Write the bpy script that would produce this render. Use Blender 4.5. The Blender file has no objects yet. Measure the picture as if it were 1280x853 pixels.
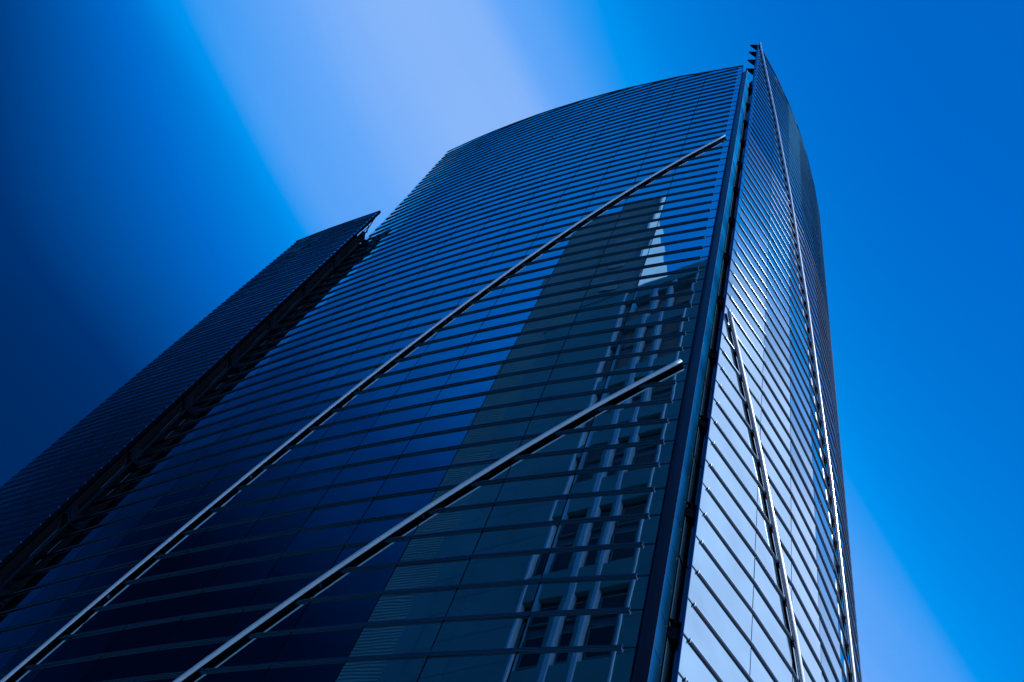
import bpy, bmesh, math, random
from math import radians as rad, sin, cos, hypot, pi
from mathutils import Matrix, Vector
random.seed(7)

scene = bpy.context.scene
CAMZ = 1.6
# ------------------------------------------------------------------ camera
cam_data = bpy.data.cameras.new('camera')
cam = bpy.data.objects.new('camera', cam_data)
scene.collection.objects.link(cam)
Rm = ((0.8797029673500228, -0.40669585160845095, 0.24641666648187893),
      (-0.47552359482528805, -0.752373912382513, 0.4558627060098973),
      (0.0, -0.5182007142514445, -0.8552590366370253))
M = Matrix(Rm).transposed().to_4x4()
M.translation = Vector((0, 0, CAMZ))
cam.matrix_world = M
cam_data.sensor_width = 36.0
cam_data.lens = 1187.97 / 1280 * 36
cam_data.clip_start = 0.1
cam_data.clip_end = 5000
scene.camera = cam

# ------------------------------------------------------------------ view
scene.view_settings.view_transform = 'Standard'
scene.view_settings.look = 'None'
scene.view_settings.exposure = 0.0
scene.view_settings.gamma = 1.0
scene.render.film_transparent = False
scene.cycles.max_bounces = 8
scene.cycles.glossy_bounces = 6

# ------------------------------------------------------------------ sun
SUN_AZ, SUN_EL = 122.0, 47.0
sun_d = bpy.data.lights.new('sun', 'SUN')
sun_d.energy = 2.6
sun_d.angle = rad(0.5)
sun_d.color = (1.0, 0.985, 0.96)
sun = bpy.data.objects.new('sun', sun_d)
scene.collection.objects.link(sun)
sv = Vector((sin(rad(SUN_AZ)) * cos(rad(SUN_EL)), cos(rad(SUN_AZ)) * cos(rad(SUN_EL)), sin(rad(SUN_EL))))
sun.rotation_euler = sv.to_track_quat('Z', 'Y').to_euler()
sun.location = (20, -20, 200)

# ------------------------------------------------------------------ sky
world = bpy.data.worlds.new('World')
scene.world = world
world.use_nodes = True
wt = world.node_tree
for n in list(wt.nodes):
    wt.nodes.remove(n)


class G:
    """small expression builder on shader math nodes"""
    def __init__(s, tree): s.t = tree

    def m(s, op, a, b=None, c=None, clamp=False):
        n = s.t.nodes.new('ShaderNodeMath'); n.operation = op; n.use_clamp = clamp
        for i, v in enumerate((a, b, c)):
            if v is None: continue
            if isinstance(v, (int, float)): n.inputs[i].default_value = v
            else: s.t.links.new(v, n.inputs[i])
        return n.outputs[0]

    def dot(s, a, vec):
        n = s.t.nodes.new('ShaderNodeVectorMath'); n.operation = 'DOT_PRODUCT'
        s.t.links.new(a, n.inputs[0]); n.inputs[1].default_value = vec
        return n.outputs['Value']

    def ss(s, x, lo, hi, a=0.0, b=1.0):
        n = s.t.nodes.new('ShaderNodeMapRange'); n.interpolation_type = 'SMOOTHSTEP'
        s.t.links.new(x, n.inputs['Value'])
        n.inputs['From Min'].default_value = lo; n.inputs['From Max'].default_value = hi
        n.inputs['To Min'].default_value = a; n.inputs['To Max'].default_value = b
        return n.outputs['Result']

    def mix(s, f, a, b):          # a + f*(b-a)
        return s.m('ADD', a, s.m('MULTIPLY', f, s.m('SUBTRACT', b, a)))


g = G(wt)
tc = wt.nodes.new('ShaderNodeTexCoord')
dirv = tc.outputs['Generated']
nl = g.dot(dirv, (-0.4749087, 0.68277914, -0.55522461))     # >0 : west of the cloud streak
nr = g.dot(dirv, (-0.54012602, 0.81388063, -0.21415462))    # <0 : east of it
dx = g.dot(dirv, (1, 0, 0)); dz = g.dot(dirv, (0, 0, 1))
gfade = g.ss(g.dot(dirv, (0.42, 1.0, 0.0)), 0.06, 0.13)
# clear sky: deep in the west near the horizon, brighter up high and to the east
west = g.m('ADD', g.ss(dz, 0.60, 0.97, 0.0, 0.53), g.ss(g.dot(dirv, (0, 1, 0)), 0.27, 0.60, 0.0, 0.16))
east = g.ss(g.dot(dirv, (0.3, -0.1, -1.0)), -0.95, -0.45, 0.46, 0.55)
wx = g.ss(dx, -0.34, 0.10)
base = g.mix(wx, west, east)
# a soft glow beside the streak
gl_r = g.m('EXPONENT', g.m('MULTIPLY', g.m('MINIMUM', nr, 0.0), 9.0))
gl_l = g.m('EXPONENT', g.m('MULTIPLY', g.m('MAXIMUM', nl, 0.0), -11.0))
glow = g.m('MULTIPLY', gl_r, gl_l)
base = g.m('ADD', base, g.m('MULTIPLY', glow, g.m('MULTIPLY_ADD', gfade, 0.20, 0.03)))
# long-exposure cloud streak
# wind-drawn streaks: noise stretched along the streak
cmb = wt.nodes.new('ShaderNodeCombineXYZ')
wt.links.new(g.m('MULTIPLY', nl, 9.0), cmb.inputs[0]); wt.links.new(g.m('MULTIPLY', g.dot(dirv, (0.35, 0.25, -0.4)), 1.3), cmb.inputs[1])
nzs = wt.nodes.new('ShaderNodeTexNoise'); nzs.inputs['Scale'].default_value = 1.0; nzs.inputs['Detail'].default_value = 3.0
wt.links.new(cmb.outputs[0], nzs.inputs['Vector'])
sn = g.m('SUBTRACT', nzs.outputs[0], 0.5)
nle = g.m('MULTIPLY_ADD', sn, 0.05, nl); nre = g.m('MULTIPLY_ADD', sn, 0.05, nr)
cl = g.m('MULTIPLY', g.m('ADD', g.ss(nle, 0.03, -0.035, 0.0, 0.5), g.ss(nle, -0.02, -0.19, 0.0, 0.5)), g.ss(nre, -0.045, 0.15))
nz = wt.nodes.new('ShaderNodeTexNoise')
nz.inputs['Scale'].default_value = 2.2; nz.inputs['Detail'].default_value = 2.0
mp = wt.nodes.new('ShaderNodeMapping'); mp.inputs['Scale'].default_value = (1.0, 1.0, 0.6)
wt.links.new(dirv, mp.inputs['Vector']); wt.links.new(mp.outputs[0], nz.inputs['Vector'])
soft = g.m('ADD', g.m('MULTIPLY_ADD', nz.outputs[0], 0.06, 0.885), g.m('MULTIPLY', sn, 0.07))
cl = g.m('MULTIPLY', cl, gfade)
L = g.mix(cl, base, soft)
# glow added to the eastern sky behind the camera, mirrored in the right wing
eg = g.ss(g.dot(dirv, (0.85, -0.55, 0.0)), 0.215, 0.42)
L = g.mix(eg, L, 1.0)
ramp = wt.nodes.new('ShaderNodeValToRGB')
ramp.color_ramp.interpolation = 'LINEAR'
els = ramp.color_ramp.elements
stops = [(0.0, (0.0, 0.0012, 0.006)), (0.25, (0.0, 0.032, 0.17)), (0.5, (0.0, 0.14, 0.60)),
         (0.74, (0.0, 0.29, 0.87)), (0.86, (0.13, 0.39, 0.95)), (0.94, (0.33, 0.53, 0.95)), (1.0, (0.70, 0.86, 1.32))]
els[0].position, els[0].color = stops[0][0], (*stops[0][1], 1)
els[1].position, els[1].color = stops[-1][0], (*stops[-1][1], 1)
for p_, c_ in stops[1:-1]:
    e = els.new(p_); e.color = (*c_, 1)
wt.links.new(L, ramp.inputs[0])
nish = wt.nodes.new('ShaderNodeTexSky')
nish.sky_type = 'NISHITA'; nish.sun_disc = False
nish.sun_elevation = rad(SUN_EL); nish.sun_rotation = rad(SUN_AZ)
tint = wt.nodes.new('ShaderNodeVectorMath'); tint.operation = 'MULTIPLY'
wt.links.new(nish.outputs[0], tint.inputs[0]); tint.inputs[1].default_value = (0.0, 0.004, 0.02)
sc10 = wt.nodes.new('ShaderNodeVectorMath'); sc10.operation = 'MULTIPLY'
wt.links.new(ramp.outputs[0], sc10.inputs[0]); sc10.inputs[1].default_value = (10, 10, 10)
addn = wt.nodes.new('ShaderNodeVectorMath'); addn.operation = 'ADD'
wt.links.new(sc10.outputs[0], addn.inputs[0]); wt.links.new(tint.outputs[0], addn.inputs[1])
bg = wt.nodes.new('ShaderNodeBackground'); bg.inputs['Strength'].default_value = 0.1
wt.links.new(addn.outputs[0], bg.inputs['Color'])
wo = wt.nodes.new('ShaderNodeOutputWorld')
wt.links.new(bg.outputs[0], wo.inputs['Surface'])


# ------------------------------------------------------------------ materials
def mat(name, color, rough=0.5, metal=0.0, noise=0.0, nscale=3.0, bump=0.0, bscale=8.0, spec=0.5, tint=None):
    m = bpy.data.materials.new(name); m.use_nodes = True
    t = m.node_tree; b = t.nodes['Principled BSDF']
    b.inputs['Base Color'].default_value = (*color, 1)
    b.inputs['Roughness'].default_value = rough
    b.inputs['Metallic'].default_value = metal
    b.inputs['Specular IOR Level'].default_value = spec
    if tint: b.inputs['Specular Tint'].default_value = (*tint, 1)
    if noise > 0 or bump > 0:
        co = t.nodes.new('ShaderNodeTexCoord')
    if noise > 0:
        n = t.nodes.new('ShaderNodeTexNoise'); n.inputs['Scale'].default_value = nscale; n.inputs['Detail'].default_value = 6
        t.links.new(co.outputs['Object'], n.inputs['Vector'])
        r = t.nodes.new('ShaderNodeMapRange')
        r.inputs['From Min'].default_value = 0.25; r.inputs['From Max'].default_value = 0.75
        r.inputs['To Min'].default_value = 1 - noise; r.inputs['To Max'].default_value = 1 + noise
        t.links.new(n.outputs[0], r.inputs['Value'])
        mx = t.nodes.new('ShaderNodeVectorMath'); mx.operation = 'SCALE'
        mx.inputs[0].default_value = color
        t.links.new(r.outputs[0], mx.inputs['Scale'])
        t.links.new(mx.outputs[0], b.inputs['Base Color'])
        r2 = t.nodes.new('ShaderNodeMapRange')
        r2.inputs['To Min'].default_value = max(0.0, rough - 0.12); r2.inputs['To Max'].default_value = min(1, rough + 0.12)
        t.links.new(n.outputs[0], r2.inputs['Value'])
        if rough > 0.12: t.links.new(r2.outputs[0], b.inputs['Roughness'])
    if bump > 0:
        n2 = t.nodes.new('ShaderNodeTexNoise'); n2.inputs['Scale'].default_value = bscale; n2.inputs['Detail'].default_value = 2
        t.links.new(co.outputs['Object'], n2.inputs['Vector'])
        bp = t.nodes.new('ShaderNodeBump'); bp.inputs['Strength'].default_value = bump; bp.inputs['Distance'].default_value = 0.02
        t.links.new(n2.outputs[0], bp.inputs['Height']); t.links.new(bp.outputs[0], b.inputs['Normal'])
    return m


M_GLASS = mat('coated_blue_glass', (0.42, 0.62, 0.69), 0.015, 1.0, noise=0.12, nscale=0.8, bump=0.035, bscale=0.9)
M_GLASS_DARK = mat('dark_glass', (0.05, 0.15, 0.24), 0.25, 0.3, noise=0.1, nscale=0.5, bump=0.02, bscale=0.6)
M_FIN = mat('anodised_fin_metal', (0.014, 0.075, 0.16), 0.20, 1.0, tint=(0.55, 0.72, 0.9))
M_FIN_W = mat('sunlit_fin_metal', (0.075, 0.115, 0.17), 0.24, 1.0, tint=(0.7, 0.8, 0.95))  # lighter fin copy, white sun glint of the right wing put into colour
M_NOSE_HL = mat('nose_highlight_metal', (0.14, 0.32, 0.52), 0.26, 1.0)  # paler copy of the fin metal, carries the painted nose highlight
M_CAP = mat('fin_end_cap_metal', (0.55, 0.65, 0.78), 0.25, 1.0)
M_BACK = mat('dark_backing_frame', (0.004, 0.007, 0.014), 0.6, 0.0, spec=0.2)
M_PIL = mat('dark_blue_metal_panel', (0.020, 0.040, 0.075), 0.35, 0.6, noise=0.15, nscale=0.5)
M_TUBE = mat('brushed_pale_metal_tube', (0.34, 0.64, 0.88), 0.42, 0.2, noise=0.10, nscale=4.0)
M_TUBE_W = mat('sunlit_white_tube', (0.90, 0.93, 0.97), 0.22, 0.75, noise=0.05, nscale=4.0)  # whiter tube copy, sun glare on the right wing put into its colour
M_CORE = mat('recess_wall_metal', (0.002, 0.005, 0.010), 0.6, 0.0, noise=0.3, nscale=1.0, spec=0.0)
M_BRK = mat('bracket_metal', (0.016, 0.045, 0.09), 0.4, 0.8, noise=0.2)
M_RAIL = mat('rail_metal', (0.05, 0.11, 0.19), 0.4, 1.0)
M_STONE = mat('blue_grey_stone', (0.004, 0.11, 0.17), 0.8, 0.0, noise=0.10, nscale=0.6, spec=0.2)
M_STONE_L = mat('pale_stone_pier', (0.05, 0.26, 0.44), 0.8, 0.0, noise=0.12, nscale=0.8, spec=0.2)
M_WFRAME = mat('window_frame_bronze', (0.004, 0.035, 0.06), 0.5, 0.3)
M_WGLASS = mat('window_glass', (0.002, 0.006, 0.014), 0.3, 0.0, spec=0.1)
M_RIB = mat('ribbed_tower_metal', (0.004, 0.105, 0.17), 0.7, 0.1, noise=0.08, nscale=0.3)
M_RIBGAP = mat('ribbed_tower_glass_band', (0.003, 0.080, 0.135), 0.6, 0.0)
M_WHITE = mat('pale_highlight_stone', (0.20, 0.42, 0.62), 0.7, 0.0, noise=0.05, nscale=0.5)  # sunlit brightness put into the colour; also used for pier edge glints
M_ASPH = mat('asphalt', (0.05, 0.05, 0.055), 0.9, 0.0, noise=0.2, nscale=4, bump=0.3, bscale=40)
M_PAVE = mat('paving', (0.28, 0.28, 0.27), 0.85, 0.0, noise=0.15, nscale=2, bump=0.2, bscale=20)
M_LINE = mat('road_paint', (0.8, 0.8, 0.78), 0.7, 0.0, noise=0.1, nscale=10)


# ------------------------------------------------------------------ helpers
C = scene.collection


def obj(name, bm, m, parent=None, smooth=False):
    me = bpy.data.meshes.new(name)
    bm.normal_update(); bm.to_mesh(me); bm.free()
    for mm in (m if isinstance(m, (list, tuple)) else (m,)): me.materials.append(mm)
    if smooth:
        for p in me.polygons: p.use_smooth = True
    o = bpy.data.objects.new(name, me)
    C.objects.link(o)
    if parent: o.parent = parent
    return o


def thing(name, label, cat, loc=(0, 0, 0), group=None):
    o = bpy.data.objects.new(name, None); C.objects.link(o)
    o.location = loc; o.empty_display_size = 0.5
    o['label'] = label; o['category'] = cat
    if group: o['group'] = group
    return o


def struct(name, bm, m):
    o = obj(name, bm, m); o['kind'] = 'structure'
    return o


def mark(bm, idx, seen):
    """give every face added since the last call material slot idx"""
    for f in bm.faces:
        if f not in seen: f.material_index = idx; seen.add(f)


def prism(bm, pts, z0, z1):
    """closed prism over plan polygon; z1 may be a list (one height per corner)"""
    if not isinstance(z1, (list, tuple)): z1 = [z1] * len(pts)
    if not isinstance(z0, (list, tuple)): z0 = [z0] * len(pts)
    lo = [bm.verts.new((p[0], p[1], z)) for p, z in zip(pts, z0)]
    hi = [bm.verts.new((p[0], p[1], z)) for p, z in zip(pts, z1)]
    n = len(pts)
    bm.faces.new(lo[::-1]); bm.faces.new(hi)
    for i in range(n):
        j = (i + 1) % n
        bm.faces.new((lo[i], lo[j], hi[j], hi[i]))


def box_between(bm, a, b, side, up, w, h):
    """box whose axis runs a->b; half sizes w along side, h along up"""
    a, b, side, up = map(Vector, (a, b, side, up))
    vs = []
    for p in (a, b):
        for s, t in ((-1, -1), (1, -1), (1, 1), (-1, 1)):
            vs.append(bm.verts.new(p + side * (s * w) + up * (t * h)))
    for f in ((0, 1, 2, 3), (7, 6, 5, 4), (0, 4, 5, 1), (1, 5, 6, 2), (2, 6, 7, 3), (3, 7, 4, 0)):
        bm.faces.new([vs[i] for i in f])


def sweep(bm, path, normals, prof, closed_ends=True):
    """sweep a profile (out, z) along a plan polyline with given outward normals"""
    rings = []
    for (x, y, z), (nx, ny) in zip(path, normals):
        rings.append([bm.verts.new((x + nx * o, y + ny * o, z + dz_)) for o, dz_ in prof])
    n = len(prof)
    for r0, r1 in zip(rings, rings[1:]):
        for i in range(n):
            j = (i + 1) % n
            bm.faces.new((r0[i], r0[j], r1[j], r1[i]))
    if closed_ends:
        bm.faces.new(rings[0][::-1]); bm.faces.new(rings[-1])


def tube(bm, pts, r, seg=12):
    pts = [Vector(p) for p in pts]
    rings = []
    for i, p in enumerate(pts):
        d = (pts[min(i + 1, len(pts) - 1)] - pts[max(i - 1, 0)]).normalized()
        u = d.cross(Vector((0, 0, 1))).normalized(); v = d.cross(u)
        rings.append([bm.verts.new(p + u * (r * cos(2 * pi * k / seg)) + v * (r * sin(2 * pi * k / seg))) for k in range(seg)])
    for r0, r1 in zip(rings, rings[1:]):
        for i in range(seg):
            j = (i + 1) % seg
            bm.faces.new((r0[i], r0[j], r1[j], r1[i]))
    bm.faces.new(rings[0][::-1]); bm.faces.new(rings[-1])


def interp(x, xs, ys):
    if x <= xs[0]: return ys[0]
    if x >= xs[-1]: return ys[-1]
    for i in range(len(xs) - 1):
        if xs[i] <= x <= xs[i + 1]:
            return ys[i] + (ys[i + 1] - ys[i]) * (x - xs[i]) / (xs[i + 1] - xs[i])


Z0 = 12.9633 + CAMZ          # height of fin row 0; rows are 1 m apart


def Z(k): return Z0 + k


# ------------------------------------------------------------------ geometry of the three facades
CX, CY, CR = 73.795, 93.257, 106.359


def cyl(th, off=0.0):
    a = rad(th); return (CX + (CR + off) * cos(a), CY + (CR + off) * sin(a))


def cyln(th):
    a = rad(th); return (cos(a), sin(a))


class Facade:
    """a polyline in plan: arc position s -> point, normal; flat bays between joints"""
    def __init__(s, pts, ktop, kbot=-14.5):
        s.p = pts; s.n = []; s.s = [0.0]
        for a, b in zip(pts, pts[1:]):
            dx_, dy_ = b[0] - a[0], b[1] - a[1]; l = hypot(dx_, dy_)
            s.s.append(s.s[-1] + l)
            nx, ny = dy_ / l, -dx_ / l
            mx, my = (a[0] + b[0]) / 2, (a[1] + b[1]) / 2
            if nx * -mx + ny * -my < 0 and s is None: nx, ny = -nx, -ny
            s.n.append((nx, ny))
        s.ktop = ktop; s.kbot = kbot

    def flip(s):
        s.n = [(-a, -b) for a, b in s.n]; return s

    def at(s, q):
        i = 0
        while i < len(s.p) - 2 and q > s.s[i + 1]: i += 1
        t = (q - s.s[i]) / (s.s[i + 1] - s.s[i])
        a, b = s.p[i], s.p[i + 1]
        return (a[0] + (b[0] - a[0]) * t, a[1] + (b[1] - a[1]) * t), s.n[i]

    def vnorm(s, i):
        """mitre normal at joint i"""
        if i == 0: return s.n[0]
        if i == len(s.p) - 1: return s.n[-1]
        a, b = s.n[i - 1], s.n[i]
        x, y = a[0] + b[0], a[1] + b[1]; l = hypot(x, y); c_ = (x * a[0] + y * a[1]) / l
        return (x / l / c_, y / l / c_)


# main facade, right edge first
J_ANG = [229.49, 228.22] + [228.22 - 1.03 * i for i in range(1, 12)] + [216.30]
main = Facade([cyl(a) for a in J_ANG], None)
if main.n[0][0] > 0: main.flip()
MT_A = [216.3, 218.45, 221.4, 224.93, 226.11, 227.17, 228.17, 229.5]
MT_K = [57.35, 57.04, 56.05, 54.4, 53.6, 53.1, 52.25, 51.55]


def s_to_ang(q):
    return interp(q, main.s, [-a for a in J_ANG]) * -1


main_end_s = main.s[-1]


def main_top(q): return interp(s_to_ang(q), MT_A, MT_K)


def main_left(k):
    """arc position of the slanting left end of the main facade at height k"""
    a = interp(k, [39.0, 45.4, 54.0, 56.5, 57.4], [217.36, 217.09, 216.62, 216.52, 216.50])
    return interp(-a, [-x for x in J_ANG], main.s)


main.ktop = main_top
# right wing
wp = [(5.59, 12.43), (7.72, 13.57), (9.38, 14.57), (10.96, 15.70), (12.48, 16.95), (13.88, 18.28),
      (15.18, 19.70), (16.38, 21.20), (17.45, 22.80), (18.38, 24.48), (19.16, 26.24), (19.78, 28.06), (20.22, 29.95)]
wing = Facade(wp, None)
if wing.n[0][1] > 0: wing.flip()
WT_S = [0, 2.0, 3.65, 5.66, 7.25, 8.92, 11.0, 14.0, 23.0]
WT_K = [61.2, 60.4, 59.25, 58.3, 57.5, 56.4, 55.6, 55.0, 54.0]
wing.ktop = lambda q: interp(q, WT_S, WT_K)
# left wing (right edge first)
lp = [(-11.13, 28.07), (-12.40, 29.46), (-13.68, 30.88), (-14.60, 31.95), (-15.50, 33.02)]
lwing = Facade(lp, None)
if lwing.n[0][0] > 0: lwing.flip()
lwing.ktop = lambda q: 39.62

# ------------------------------------------------------------------ ground
bm = bmesh.new(); prism(bm, [(-1500, -1500), (1500, -1500), (1500, 1500), (-1500, 1500)], -0.5, 0.0)
struct('ground', bm, M_PAVE)
ROADY = (-16.0, -5.5)
bm = bmesh.new()
vs = [bm.verts.new(v) for v in ((-400, ROADY[0], 0.004), (400, ROADY[0], 0.004), (400, ROADY[1], 0.004), (-400, ROADY[1], 0.004))]
bm.faces.new(vs)
struct('road', bm, M_ASPH)
bm = bmesh.new()
for x in range(-200, 200, 8):
    vs = [bm.verts.new(v) for v in ((x, -10.82, 0.008), (x + 3.5, -10.82, 0.008), (x + 3.5, -10.68, 0.008), (x, -10.68, 0.008))]
    bm.faces.new(vs)
struct('road_markings', bm, M_LINE)
for yy in (ROADY[1], ROADY[0] - 0.3):
    bm = bmesh.new(); prism(bm, [(-400, yy), (400, yy), (400, yy + 0.3), (-400, yy + 0.3)], 0.0, 0.13)
    struct('kerb', bm, M_PAVE)

# ------------------------------------------------------------------ the tower
tower = thing('office_tower', 'tall dark blue glass office tower with curved finned facades and pale diagonal tubes',
              'skyscraper', (0, 22, 0))
tower_off = Vector((0, 22, 0))


def tobj(name, bm, m, parent=tower, smooth=False):
    for v in bm.verts: v.co -= tower_off
    return obj(name, bm, m, parent, smooth)


def inset_poly(fac, off, i0=0, i1=None):
    i1 = len(fac.p) if i1 is None else i1
    return [(fac.p[i][0] + fac.vnorm(i)[0] * off, fac.p[i][1] + fac.vnorm(i)[1] * off) for i in range(i0, i1)]


# body volumes behind the screens
mp_ = inset_poly(main, -0.30, 0, 13)
mp_[0] = main.at(0.35)[0]; mp_[0] = (mp_[0][0] - main.n[0][0] * 0.30, mp_[0][1] - main.n[0][1] * 0.30)
lastp = main.at(main_left(30))[0]
mp_[-1] = (lastp[0] - main.n[-1][0] * 0.30 + 0.25, lastp[1] - main.n[-1][1] * 0.30 - 0.2)
poly = mp_ + [(-9.6, 36.0), (4.0, 36.0), (6.2, 22.0)]
bm = bmesh.new(); prism(bm, poly, 0, Z(49.2))
tobj('core_wall', bm, M_CORE)
wpoly = inset_poly(wing, -0.30)
wpoly[0] = (7.35, 14.15)
bm = bmesh.new(); prism(bm, wpoly + [(12.0, 33.0), (7.2, 22.0)], 0, Z(47.5))
tobj('core_wall', bm, M_CORE)
lpoly = inset_poly(lwing, -0.12)
lpoly[0] = (-11.42, 28.6)
bm = bmesh.new(); prism(bm, [(-11.05, 29.35)] + lpoly + [(-15.6, 38.0), (-12.4, 37.8)], 0, Z(36.9))
tobj('core_wall', bm, M_CORE)


def build_bays(fac, name, rows_from, sub, left_end=None, step=1.0):
    """one glass part per flat bay; panes are separate quads with a hairline joint"""
    nb = len(fac.p) - 1
    for i in range(nb):
        s0, s1 = fac.s[i], fac.s[i + 1]
        nx, ny = fac.n[i]
        bm = bmesh.new()
        gap = 0.016
        k = rows_from
        while k < 62:
            kb, kt = k, k + step
            cut = lambda q, v: min(v, fac.ktop(q))
            a, b = s0 + gap, s1 - gap
            if left_end and kb > 38.0:
                b0, b1 = min(b, left_end(kb)), min(b, left_end(kt))
            elif left_end:
                b0 = b1 = min(b, left_end(38.9))
            else: b0 = b1 = b
            if b1 - a > 0.05 and kb + 0.03 < max(fac.ktop(a), fac.ktop(b0)):
                pts = []
                for q, kk in ((a, kb + 0.012), (b0, kb + 0.012), (b1, cut(b1, kt - 0.012)), (a, cut(a, kt - 0.012))):
                    t = (q - s0) / (s1 - s0)
                    x = fac.p[i][0] + (fac.p[i + 1][0] - fac.p[i][0]) * t
                    y = fac.p[i][1] + (fac.p[i + 1][1] - fac.p[i][1]) * t
                    pts.append([x, y, Z(kk)])
                if pts[2][2] > pts[1][2] + 0.02 and pts[3][2] > pts[0][2] + 0.02:
                    # a pane is never perfectly flush: a fraction of a millimetre of tilt
                    tu = random.gauss(0, 0.0020); tv = random.gauss(0, 0.0020)
                    for j, (su, sv_) in enumerate(((-1, -1), (1, -1), (1, 1), (-1, 1))):
                        o_ = su * tu + sv_ * tv
                        pts[j][0] += nx * o_; pts[j][1] += ny * o_
                    vs_ = [bm.verts.new(p) for p in pts]
                    f = bm.faces.new(vs_); f.normal_update()
                    if f.normal.x * nx + f.normal.y * ny < 0: f.normal_flip()
            k += step
        if len(bm.faces): tobj(name, bm, M_GLASS)
        else: bm.free()
        # thin backing sheet behind the bay
    bm = bmesh.new()
    for i in range(nb):
        s0, s1 = fac.s[i], fac.s[i + 1]
        n_sub = 4
        for jj in range(n_sub):
            qa, qb = s0 + (s1 - s0) * jj / n_sub, s0 + (s1 - s0) * (jj + 1) / n_sub
            if left_end: qa, qb = min(qa, left_end(30)), min(qb, left_end(30))
            if qb - qa < 0.03: continue
            def P(q, o):
                t = (q - s0) / (s1 - s0)
                n0, n1 = fac.vnorm(i), fac.vnorm(i + 1)
                x = fac.p[i][0] + (fac.p[i + 1][0] - fac.p[i][0]) * t + (n0[0] * (1 - t) + n1[0] * t) * o
                y = fac.p[i][1] + (fac.p[i + 1][1] - fac.p[i][1]) * t + (n0[1] * (1 - t) + n1[1] * t) * o
                return (x, y)
            e0 = 0.02 if (i == 0 and jj == 0) else 0
            ta, tb = fac.ktop(qa) - 0.04, fac.ktop(qb) - 0.04
            prism(bm, [P(qa + e0, -0.02), P(qb, -0.02), P(qb, -0.09), P(qa + e0, -0.09)], Z(rows_from), [Z(ta), Z(tb), Z(tb), Z(ta)])
    if left_end:      # the upper, slanting part of the left end
        for k in range(36, 57):
            for (ka, kb) in ((k, k + 1),):
                qa = left_end(30) - 0.02
                q0, q1 = left_end(ka), left_end(kb)
                A = fac.at(qa)[0]; i = len(fac.p) - 2
                nn = fac.n[i]
                def PP(q, o):
                    t = (q - fac.s[i]) / (fac.s[i + 1] - fac.s[i])
                    return (fac.p[i][0] + (fac.p[i + 1][0] - fac.p[i][0]) * t + nn[0] * o,
                            fac.p[i][1] + (fac.p[i + 1][1] - fac.p[i][1]) * t + nn[1] * o)
                if q0 - 0.04 <= qa: continue
                vs0 = [PP(qa, -0.02), PP(q0 - 0.02, -0.02), PP(q0 - 0.02, -0.09), PP(qa, -0.09)]
                vs1 = [PP(qa, -0.02), PP(q1 - 0.02, -0.02), PP(q1 - 0.02, -0.09), PP(qa, -0.09)]
                top = min(kb, fac.ktop(q1) - 0.04)
                lo = [bm.verts.new((*p, Z(ka))) for p in vs0]; hi = [bm.verts.new((*p, Z(top))) for p in vs1]
                bm.faces.new(lo[::-1]); bm.faces.new(hi)
                for a_ in range(4):
                    b_ = (a_ + 1) % 4; bm.faces.new((lo[a_], lo[b_], hi[b_], hi[a_]))
    tobj('backing_frame', bm, M_BACK)


build_bays(main, 'glass_bay', -14, 1, left_end=main_left)
build_bays(wing, 'glass_bay', -14, 1)
build_bays(lwing, 'glass_bay', -14, 1, step=0.97)


# ---------------------------------------------------------------- sun-shade fins
# cross-section (distance off the glass, height): a blade with a rolled nose and a lower lip
def nose(cx, cz, r, a0, a1, n):
    return [(cx + r * cos(rad(a0 + (a1 - a0) * i / n)), cz + r * sin(rad(a0 + (a1 - a0) * i / n))) for i in range(n + 1)]


# two rolled noses, one above the other, on a flat web
BLADE = [(0.005, 0.044)] + nose(0.032, 0.024, 0.023, 80, -70, 5) + nose(0.030, -0.022, 0.023, 60, -85, 5) + [(0.005, -0.046)]
BLADE_S = [(o * 0.80, z * 0.90) for o, z in BLADE]
LINK = [(0.004, 0.014), (0.018, 0.014), (0.018, -0.014), (0.004, -0.014)]
SMALL = [(0.005, 0.020), (0.030, 0.022), (0.047, 0.010), (0.045, -0.016), (0.030, -0.022), (0.005, -0.022)]


def fin_path(fac, k, q0, q1):
    pts = []; ns = []
    def add(q, j=None):
        (x, y), n = fac.at(q)
        if j is not None: n = fac.vnorm(j); x, y = fac.p[j]
        pts.append((x, y, Z(k))); ns.append(n)
    add(q0)
    for j in range(1, len(fac.p) - 1):
        if q0 + 0.01 < fac.s[j] < q1 - 0.01: add(fac.s[j], j)
    # end point
    add(q1)
    return pts, ns


def top_range(fac, k, q0, q1, margin=0.12):
    """portion of [q0,q1] where the facade is taller than k"""
    N = 160; ok = [q0 + (q1 - q0) * i / N for i in range(N + 1) if fac.ktop(q0 + (q1 - q0) * i / N) > k + margin]
    if not ok: return None
    return ok[0], ok[-1]


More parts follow.
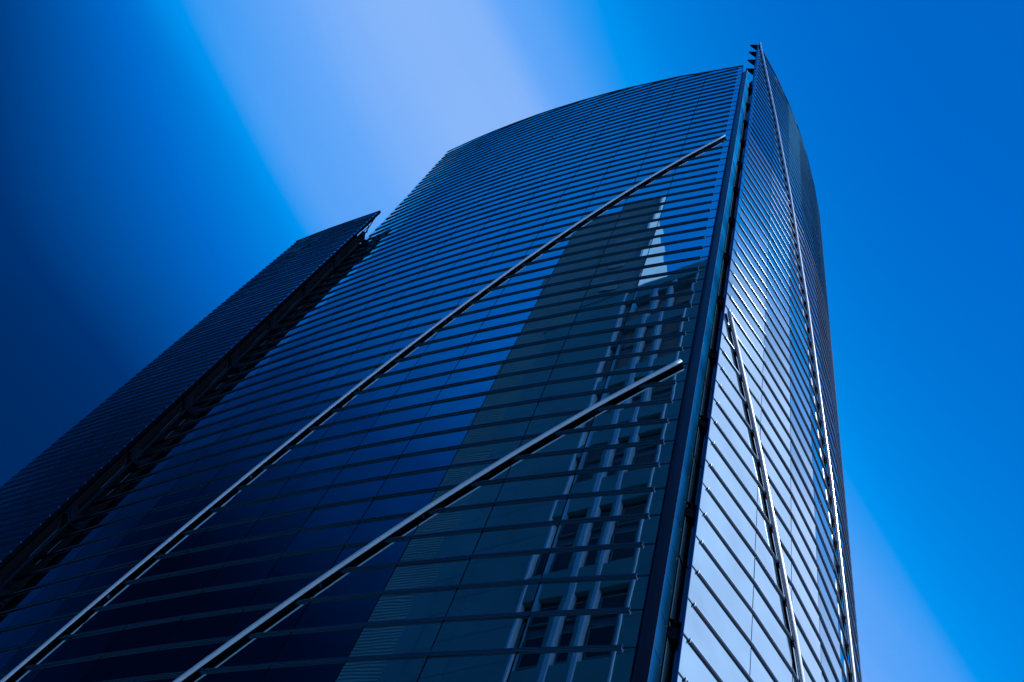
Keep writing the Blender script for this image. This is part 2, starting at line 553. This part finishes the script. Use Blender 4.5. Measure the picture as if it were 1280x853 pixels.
def make_fin(fac, k, q0, q1, prof, bm_shared=None, cap=True, edge=0.0, name='sunshade_fin', slot=0):
    r = top_range(fac, k, q0, q1)
    if not r or r[1] - r[0] < 0.3: return
    a, b = r
    pts, ns = fin_path(fac, k, a, b)
    bm_ = bm_shared if bm_shared is not None else bmesh.new()
    seen = set(bm_.faces)
    sweep(bm_, pts, ns, prof)
    if slot == 0:           # highlight along the upper nose, put in as paler faces
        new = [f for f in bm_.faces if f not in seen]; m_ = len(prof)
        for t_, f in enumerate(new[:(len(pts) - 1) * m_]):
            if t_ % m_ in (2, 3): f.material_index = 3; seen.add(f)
    mark(bm_, slot, seen)
    if cap and abs(a - q0) < 0.02:
        # end plate and the thin transom that runs on to the glass edge
        mo = max(p[0] for p in prof) + 0.004
        (x, y), n = fac.at(a - 0.014); (x2, y2), _ = fac.at(a + 0.002)
        sweep(bm_, [(x, y, Z(k)), (x2, y2, Z(k))], [n, n], [(0.006, 0.050), (mo, 0.054), (mo, -0.050), (0.006, -0.050)])
        mark(bm_, 1, seen)
        (x, y), n = fac.at(edge + 0.01); (x2, y2), _ = fac.at(a - 0.013)
        sweep(bm_, [(x, y, Z(k)), (x2, y2, Z(k))], [n, n], LINK); mark(bm_, 0, seen)
    if bm_shared is None: tobj(name, bm_, [M_FIN if fac is main else M_FIN_W, M_CAP, M_FIN, M_NOSE_HL if fac is main else M_CAP])  # last slot is the painted nose highlight; the wing reuses cap metal


for k in range(-2, 57):
    make_fin(main, k, 0.27, main_left(max(k, 39)) - 0.22, BLADE)
for k in range(-1, 38):
    make_fin(wing, k, 0.225, wing.s[-1] - 0.1, BLADE_S)
rest = bmesh.new()
for k in range(38, 62):
    make_fin(wing, k, 0.225, wing.s[-1] - 0.1, BLADE_S, rest)
k = -6.0
while k < 39.4:
    make_fin(lwing, k, 0.16, lwing.s[-1] - 0.12, SMALL, rest, cap=False, slot=2)
    k += 0.485
o = tobj('sunshade_fin', rest, [M_FIN, M_CAP, M_FIN, M_FIN]); o['kind'] = 'stuff'
o['label'] = 'dense rows of thin dark fins on the left wing and upper right wing'


# coping along the three tops and bright edge strips
def coping(fac, q1, col=M_FIN):
    bm_ = bmesh.new(); pts = []; ns = []
    qs = sorted(set([0.0, q1] + [s_ for s_ in fac.s if 0.01 < s_ < q1 - 0.01] + [q1 * t / 24 for t in range(1, 24)]))
    for q in qs:
        jj = [i for i, s_ in enumerate(fac.s) if abs(s_ - q) < 1e-6]
        (x, y), n = fac.at(q)
        if jj and 0 < jj[0] < len(fac.p) - 1: n = fac.vnorm(jj[0])
        pts.append((x, y, Z(fac.ktop(q)))); ns.append(n)
    sweep(bm_, pts, ns, [(-0.11, -0.05), (-0.11, 0.02), (0.03, 0.03), (0.045, 0.01), (0.045, -0.03), (0.004, -0.04)])
    tobj('coping', bm_, col)


coping(main, main_left(57) - 0.02)
coping(wing, wing.s[-1])
coping(lwing, lwing.s[-1])


def edge_strip(fac, q, k0, k1, w=0.018, m=M_CAP):
    (x, y), n = fac.at(q); (x2, y2), _ = fac.at(q + w)
    bm_ = bmesh.new()
    a = (x + n[0] * 0.012, y + n[1] * 0.012); b = (x2 + n[0] * 0.012, y2 + n[1] * 0.012)
    c_ = (x2 - n[0] * 0.12, y2 - n[1] * 0.12); d = (x - n[0] * 0.12, y - n[1] * 0.12)
    prism(bm_, [a, b, c_, d], Z(k0), Z(k1))
    tobj('edge_trim', bm_, m)


edge_strip(main, -0.004, -14, 51.4, 0.016, M_FIN)
edge_strip(wing, -0.004, -14, 61.0, 0.016, M_FIN)
edge_strip(lwing, -0.01, -14, 39.5, 0.05, M_CORE)


# ---------------------------------------------------------------- diagonal tubes
def tube_path(fac, pts, off):
    out = []
    n = 40
    for i in range(n + 1):
        t = i / n
        q = interp(t, [p[2] for p in pts], [p[0] for p in pts]); kk = interp(t, [p[2] for p in pts], [p[1] for p in pts])
        (x, y), nn = fac.at(q)
        # smooth normal
        for jx in range(1, len(fac.p) - 1):
            if abs(fac.s[jx] - q) < 0.9:
                w_ = (q - fac.s[jx] + 0.9) / 1.8
                a, b = fac.n[jx - 1], fac.n[jx]
                nn = (a[0] * (1 - w_) + b[0] * w_, a[1] * (1 - w_) + b[1] * w_)
        out.append((x + nn[0] * off, y + nn[1] * off, Z(kk)))
    return out


def quadfit(P):
    # least squares k = a + b q + c q^2
    n = len(P); S = [sum(p[0] ** e for p in P) for e in range(5)]
    T = [sum(p[1] * p[0] ** e for p in P) for e in range(3)]
    A = Matrix(((S[0], S[1], S[2]), (S[1], S[2], S[3]), (S[2], S[3], S[4])))
    return A.inverted() @ Vector(T)


def diag(fac, P, q0, q1, off, r, m, brackets=True):
    a, b, c_ = quadfit(P)
    n = 48; pts = []
    for i in range(n + 1):
        q = q0 + (q1 - q0) * i / n
        kk = a + b * q + c_ * q * q
        (x, y), nn = fac.at(q)
        for jx in range(1, len(fac.p) - 1):
            if abs(fac.s[jx] - q) < 0.9:
                w_ = (q - fac.s[jx] + 0.9) / 1.8
                A_, B_ = fac.n[jx - 1], fac.n[jx]
                nn = (A_[0] * (1 - w_) + B_[0] * w_, A_[1] * (1 - w_) + B_[1] * w_)
        pts.append((x + nn[0] * off, y + nn[1] * off, Z(kk)))
    bm_ = bmesh.new(); tube(bm_, pts, r, 16)
    bm_.normal_update()
    for f_ in bm_.faces:          # glass-side faces near black: shade and dark mirror image put into colour
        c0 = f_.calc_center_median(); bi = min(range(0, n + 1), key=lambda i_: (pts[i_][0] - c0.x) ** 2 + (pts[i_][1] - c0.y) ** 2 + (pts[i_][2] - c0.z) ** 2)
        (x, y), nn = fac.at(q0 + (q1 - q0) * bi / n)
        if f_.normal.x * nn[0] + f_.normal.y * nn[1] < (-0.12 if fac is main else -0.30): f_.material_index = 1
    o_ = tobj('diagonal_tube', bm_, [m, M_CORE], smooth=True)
    # dark plate added behind the tube, makes the dark band below it
    if fac is main:
        bm_ = bmesh.new(); cp = []
        for i in range(0, n + 1):
            q = q0 + (q1 - q0) * i / n; kk = a + b * q + c_ * q * q
            (x, y), nn = fac.at(q)
            cp.append((x, y, Z(kk), nn))
        rings = []
        for (x, y, z, nn), pt in zip(cp, pts):
            ox, oy = pt[0] - nn[0] * r * 0.7, pt[1] - nn[1] * r * 0.7
            ix, iy = x + nn[0] * 0.003, y + nn[1] * 0.003
            rings.append([bm_.verts.new(v) for v in ((ix, iy, z + 0.03), (ox, oy, z + 0.03), (ox, oy, z - 0.055), (ix, iy, z - 0.055))])
        for r0, r1 in zip(rings, rings[1:]):
            for i in range(4):
                jn = (i + 1) % 4; bm_.faces.new((r0[i], r0[jn], r1[jn], r1[i]))
        bm_.faces.new(rings[0][::-1]); bm_.faces.new(rings[-1])
        tobj('dark_band_plate', bm_, M_CORE, o_)
    # stand-off brackets at the bay joints
    for jx in range(len(fac.p)):
        q = fac.s[jx]
        if not (min(q0, q1) + 0.05 < q < max(q0, q1) - 0.05): continue
        kk = a + b * q + c_ * q * q; (x, y), nn = fac.p[jx], fac.vnorm(jx)
        tx, ty = -nn[1], nn[0]
        bm_ = bmesh.new()
        box_between(bm_, (x, y, Z(kk)), (x + nn[0] * (off - r * 0.6), y + nn[1] * (off - r * 0.6), Z(kk)), (tx, ty, 0), (0, 0, 1), 0.025, 0.09 if fac is main else 0.05)
        tobj('tube_bracket', bm_, M_BRK, o_)


def ang_s(a): return interp(-a, [-x for x in J_ANG], main.s)


D1 = [(229.363, 34.726), (226.466, 26.241), (225.606, 23.342), (224.422, 18.772), (223.54, 15.621), (222.059, 9.224), (221.48, 6.235), (221.377, 5.431), (220.526, 0.501)]
D1 = [(ang_s(a), k) for a, k in D1]
D2 = [(229.384, 10.977), (228.216, 9.014), (226.809, 6.222), (224.993, 2.265), (223.915, -0.352)]
D2 = [(ang_s(a), k) for a, k in D2]
D3 = [(0.243, 15.49), (1.53, 12.165), (3.555, 7.265), (4.735, 4.06)]
D4 = [(0.05, 61.25), (2.592, 48.2), (5.17, 33.68), (7.39, 21.43), (8.55, 14.67), (9.73, 8.9)]
diag(main, D1, D1[0][0], D1[-1][0] + 1.6, 0.100, 0.068, M_TUBE)
diag(main, D2, D2[0][0], D2[-1][0] + 1.6, 0.105, 0.076, M_TUBE)
diag(wing, D3, 0.17, 6.1, 0.082, 0.070, M_TUBE_W)
diag(wing, D4, 0.02, 10.7, 0.082, 0.070, M_TUBE_W)

# ---------------------------------------------------------------- slot between main facade and right wing
P0, P1, P2, P3 = (4.735, 12.455), (4.92, 12.14), (5.30, 12.52), (5.97, 13.28)
bm = bmesh.new()
prism(bm, [P0, P1, (5.27, 12.52), (5.25, 14.3), (4.80, 13.2)], 0, Z(49.7))
tobj('corner_pilaster', bm, M_PIL)
bm = bmesh.new()
# side face of the pilaster in panels one row high
def quad_col(bm_, a, b, rows, z_from, z_to, gapz=0.02, off=0.0):
    dx_, dy_ = b[0] - a[0], b[1] - a[1]; l = hypot(dx_, dy_); nx, ny = dy_ / l * off, -dx_ / l * off
    k_ = z_from
    while k_ < z_to - 0.01:
        kt = min(k_ + rows, z_to)
        vs_ = [bm_.verts.new((a[0] + nx, a[1] + ny, Z(k_ + gapz))), bm_.verts.new((b[0] + nx, b[1] + ny, Z(k_ + gapz))),
               bm_.verts.new((b[0] + nx, b[1] + ny, Z(kt - gapz))), bm_.verts.new((a[0] + nx, a[1] + ny, Z(kt - gapz)))]
        bm_.faces.new(vs_)
        k_ += rows


quad_col(bm, (P1[0] + 0.01, P1[1] + 0.01), P2, 1.0, -14, 49.5, 0.012)
tobj('pilaster_side_panel', bm, mat('mid_blue_metal_panel', (0.035, 0.18, 0.36), 0.25, 1.0, tint=(0.2, 0.5, 0.8), noise=0.1, nscale=0.5))
bm = bmesh.new()
prism(bm, [(5.24, 12.53), (5.31, 12.55), (5.97, 13.30), (6.4, 14.0), (5.3, 14.4)], 0, [Z(48.3), Z(48.3), Z(54.0), Z(54.0), Z(48.3)])
tobj('slot_wall', bm, M_BACK)
bm = bmesh.new()
quad_col(bm, (P2[0] + 0.015, P2[1] + 0.015), P3, 1.91, -14, 47.9, 0.05, 0.02)
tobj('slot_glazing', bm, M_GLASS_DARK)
# wing return: the cut side of the right wing facing the slot
kk = 1.30
while kk < 48:
    bm = bmesh.new()
    a, b = Vector((5.31, 12.515, 0)), Vector((5.585, 12.47, 0))
    d = (b - a).normalized(); nrm = Vector((-d.y, d.x, 0)) * -1
    if nrm.dot(-a) < 0: nrm = -nrm
    back = -nrm * 0.55
    t, h = 0.03, 0.42
    def slab(za, zb, s0_, s1_, dep):
        A_ = a.lerp(b, s0_); B_ = a.lerp(b, s1_)
        prism(bm, [(A_.x, A_.y), (B_.x, B_.y), (B_.x + dep.x, B_.y + dep.y), (A_.x + dep.x, A_.y + dep.y)], Z(za), Z(zb))
    slab(kk - 0.03, kk, 0, 1, back); slab(kk - 0.24, kk - 0.21, 0, 1, back); slab(kk - 0.50, kk - 0.24, 0.0, 1, back * 0.9)
    slab(kk - 0.21, kk - 0.03, 0.42, 0.52, back * 0.8)
    tobj('slot_bracket', bm, M_CORE)
    kk += 3.82
# pointed stays that carry the free-standing top of the right wing screen
for kk in (52.6, 55.5, 58.3, 60.9):
    bm = bmesh.new()
    x, y = wing.p[0]
    n = wing.n[0]
    px, py = x - n[0] * 0.10, y - n[1] * 0.10
    tip = (px - 0.50, py + 0.16)
    lo = [bm.verts.new((px, py, Z(kk - 1.25))), bm.verts.new((px, py, Z(kk + 0.55))), bm.verts.new((tip[0], tip[1], Z(kk + 0.1)))]
    hi = [bm.verts.new(v.co + Vector((0.03, 0.09, 0))) for v in lo]
    bm.faces.new(lo); bm.faces.new(hi[::-1])
    for i in range(3):
        j = (i + 1) % 3; bm.faces.new((lo[j], lo[i], hi[i], hi[j]))
    tobj('screen_stay', bm, M_CORE)

# ---------------------------------------------------------------- recess between left wing and main facade
cA, cB = (-11.05, 28.30), (-10.90, 28.86)
bm = bmesh.new()
prism(bm, [cA, cB, (-11.0, 29.7), (-11.35, 29.3)], 0, Z(36.85))
tobj('recess_wall', bm, M_BACK)
dxy = Vector((cB[0] - cA[0], cB[1] - cA[1], 0)).normalized(); out = Vector((dxy.y, -dxy.x, 0))
kk = 36.75 - 3.88 * 11
n_ = 0
while kk < 37:
    bm = bmesh.new()
    A_ = Vector((*cA, 0)) + dxy * 0.02
    for s_, wd in ((0.0, 0.10), (0.62, 0.045)):
        pass
    # pair of upright plates
    for dk, hh in ((0.0, 0.42), (0.46, 0.10)):
        a_ = A_ + out * 0.02; b_ = A_ + dxy * 0.50 + out * 0.02
        prism(bm, [(a_.x, a_.y), ((a_ + out * 0.16).x, (a_ + out * 0.16).y), ((b_ + out * 0.16).x, (b_ + out * 0.16).y), (b_.x, b_.y)][::-1],
              Z(kk - dk - hh), Z(kk - dk))
    tobj('balcony_bracket', bm, M_BRK)
    bm = bmesh.new()
    a_ = A_ + out * 0.20; r0, r1 = kk - 1.0, kk - 2.6
    tube(bm, [(*a_.xy, Z(r0)), (*(a_ + dxy * 0.22).xy, Z(r0 - 0.15)), (*(a_ + dxy * 0.24).xy, Z(r1))], 0.012, 6)
    tobj('recess_rail', bm, M_RAIL)
    kk += 3.88
# small roof gear seen against the sky on top of the recess
bm = bmesh.new()
for (x, y, h) in ((-11.08, 28.55, 1.5), (-11.0, 28.75, 0.9), (-11.12, 28.35, 2.1)):
    box_between(bm, (x, y, Z(36.8)), (x, y, Z(36.8 + h)), (1, 0, 0), (0, 1, 0), 0.02, 0.02)
box_between(bm, (-11.12, 28.35, Z(37.9)), (-10.98, 28.8, Z(37.7)), (1, 0, 0), (0, 0, 1), 0.02, 0.02)
box_between(bm, (-11.12, 28.35, Z(38.8)), (-11.0, 28.75, Z(37.3)), (1, 0, 0), (0, 0, 1), 0.025, 0.025)
tobj('roof_railing', bm, M_RAIL)

# ------------------------------------------------------------------ buildings across the street, seen mirrored in the glass
bld = thing('stone_office_block', 'stone office block with pale piers and tall windows, mirrored low in the main facade',
            'building', (-43.45, 11.15, 0))
B0 = Vector((-43.45, 11.15, 0)); BD = Vector((0.8466, -0.5322, 0)); BN = Vector((0.5322, 0.8466, 0))
BTOP = 105.0 + CAMZ


def bobj(name, bm, m, off=B0, parent=bld):
    for v in bm.verts: v.co -= off
    return obj(name, bm, m, parent)


def brect(bm, t0, t1, z0, z1, d0, d1):
    """box on the street face of the block: t along, z up, d off the face"""
    p = [B0 + BD * t0 + BN * d0, B0 + BD * t1 + BN * d0, B0 + BD * t1 + BN * d1, B0 + BD * t0 + BN * d1]
    prism(bm, [(v.x, v.y) for v in p], z0, z1)


BW = 33.0
bm = bmesh.new(); brect(bm, 0.9, BW, 0, BTOP, -8.0, -0.55)
bobj('wall', bm, M_WFRAME)
# solid walls
# with hairline panel joints
for ta, tb, tj in ((0.9, 13.3, (3.1, 8.2)), (23.9, BW, (27.5,))):
    bm = bmesh.new(); seen = set(); brect(bm, ta, tb, 0, BTOP, -0.55, 0.0); mark(bm, 0, seen)
    z = CAMZ + 1.0
    while z < BTOP - 0.5:
        brect(bm, ta, tb, z, z + 0.06, -0.02, 0.006); z += 3.4
    for t in tj: brect(bm, t, t + 0.05, 0, BTOP, -0.02, 0.004)
    mark(bm, 1, seen)
    bobj('wall', bm, [M_STONE, M_WFRAME])
cols = [(13.8, 16.1), (16.55, 18.45), (19.35, 20.55), (21.25, 23.55)]
for a_, b_ in ((13.3, 13.8), (18.45, 19.35), (20.55, 21.25), (23.55, 23.9)):
    w_ = b_ - a_; seen = set()
    bm = bmesh.new(); brect(bm, a_, a_ + w_ * 0.45, 0, BTOP, -0.5, 0.0); mark(bm, 0, seen)
    brect(bm, a_ + w_ * 0.45, b_ - 0.09, 0, BTOP, -0.5, 0.05); mark(bm, 1, seen)
    brect(bm, b_ - 0.09, b_, 0, BTOP, -0.5, 0.07); mark(bm, 2, seen)  # bright edge line, a mirror glint put in as a pale strip
    bobj('pier', bm, [M_STONE, M_STONE_L, M_WHITE])
bm = bmesh.new(); brect(bm, 16.1, 16.55, 0, BTOP, -0.5, 0.03); bobj('pier', bm, M_STONE_L)
n0 = -4
for n in range(n0, 7):
    zt = CAMZ + 41.7 + 10.2 * n
    if zt > BTOP: break
    if zt < 1: continue
    bm = bmesh.new(); brect(bm, 13.3, 23.9, max(0.5, zt - 2.2), zt, -0.5, 0.015)
    bobj('spandrel', bm, M_STONE)
bm = bmesh.new(); brect(bm, 0.6, BW + 0.3, BTOP - 1.0, BTOP + 0.8, -8.2, 0.12); bobj('parapet', bm, M_STONE)
# windows: two storeys between spandrels, each pane set deep in a bronze frame
for n in range(-1, 6):
    zt = CAMZ + 41.7 + 10.2 * n
    for st in range(2):
        z0_ = zt + 0.35 + st * 4.0
        for (a_, b_) in cols:
            w_ = b_ - a_
            bm = bmesh.new()
            brect(bm, a_ + w_ * 0.14, b_ - w_ * 0.12, z0_ + 0.2, z0_ + 2.9, -0.52, -0.38)
            fr = bmesh.new(); xa, xb, za, zb = a_ + w_ * 0.10, b_ - w_ * 0.08, z0_ + 0.12, z0_ + 2.98
            brect(fr, xa, xb, za, za + 0.08, -0.54, -0.34); brect(fr, xa, xb, zb - 0.08, zb, -0.54, -0.34)
            brect(fr, xa, xa + 0.06, za + 0.08, zb - 0.08, -0.54, -0.34); brect(fr, xb - 0.06, xb, za + 0.08, zb - 0.08, -0.54, -0.34)
            wo_ = bobj('window', fr, M_STONE)
            bobj('pane', bm, M_WGLASS, parent=wo_)
# ribbed tower behind it
S2 = 2.0
A_P = Vector((-54.2, -3.4, 0)); A_L = Vector((-72.8, 13.8, 0)); A_S = Vector((-68.0, -16.6, 0))
A_4 = A_L + (A_S - A_P)
rt = thing('ribbed_office_tower', 'tall tower with fine horizontal ribs and one side coloured pale as sunlit, mirrored above the stone block',
           'building', tuple(A_P))
AH = 205 + CAMZ
bm = bmesh.new()
prism(bm, [(A_P.x, A_P.y), (A_L.x, A_L.y), (A_4.x, A_4.y), (A_S.x, A_S.y)], 0, AH)
rib_seen = set(); mark(bm, 0, rib_seen)
d_ = (A_L - A_P).normalized(); n_v = Vector((-d_.y, d_.x, 0))
if n_v.dot(-A_P) < 0: n_v = -n_v
Lf = (A_L - A_P).length
z = 1.0
while z < AH - 1:
    p = [A_P + d_ * 0.0 + n_v * 0.01, A_P + d_ * Lf + n_v * 0.01, A_P + d_ * Lf + n_v * 0.09, A_P + d_ * 0.0 + n_v * 0.09]
    prism(bm, [(v.x, v.y) for v in p], z, z + 0.31)
    z += 0.5
mark(bm, 1, rib_seen)
bobj('ribbed_wall', bm, [M_RIBGAP, M_RIB], A_P, rt)
bm = bmesh.new()
prism(bm, [(v.x, v.y) for v in (A_P + n_v * 0.36, A_P + n_v * 0.36 - d_ * 0.4, A_S - d_ * 0.4, A_S)], 0, AH + 0.6)
bobj('side_wall', bm, M_WHITE, A_P, rt)
# a few plant-room louvres in the ribbed front
for t, zz in ((10.5, 182), (10.5, 174), (10.5, 166), (10.5, 158), (5.0, 186), (5.0, 174), (5.0, 163), (5.0, 152)):
    bm = bmesh.new()
    w_ = 1.2 if t > 8 else 3.2
    p = [A_P + d_ * t + n_v * 0.3, A_P + d_ * (t + w_) + n_v * 0.3, A_P + d_ * (t + w_) + n_v * 0.40, A_P + d_ * t + n_v * 0.40]
    prism(bm, [(v.x, v.y) for v in p], zz, zz + (2.8 if t > 8 else 2.0))
    bobj('louvre', bm, M_WFRAME if t > 8 else M_RIBGAP, A_P, rt)
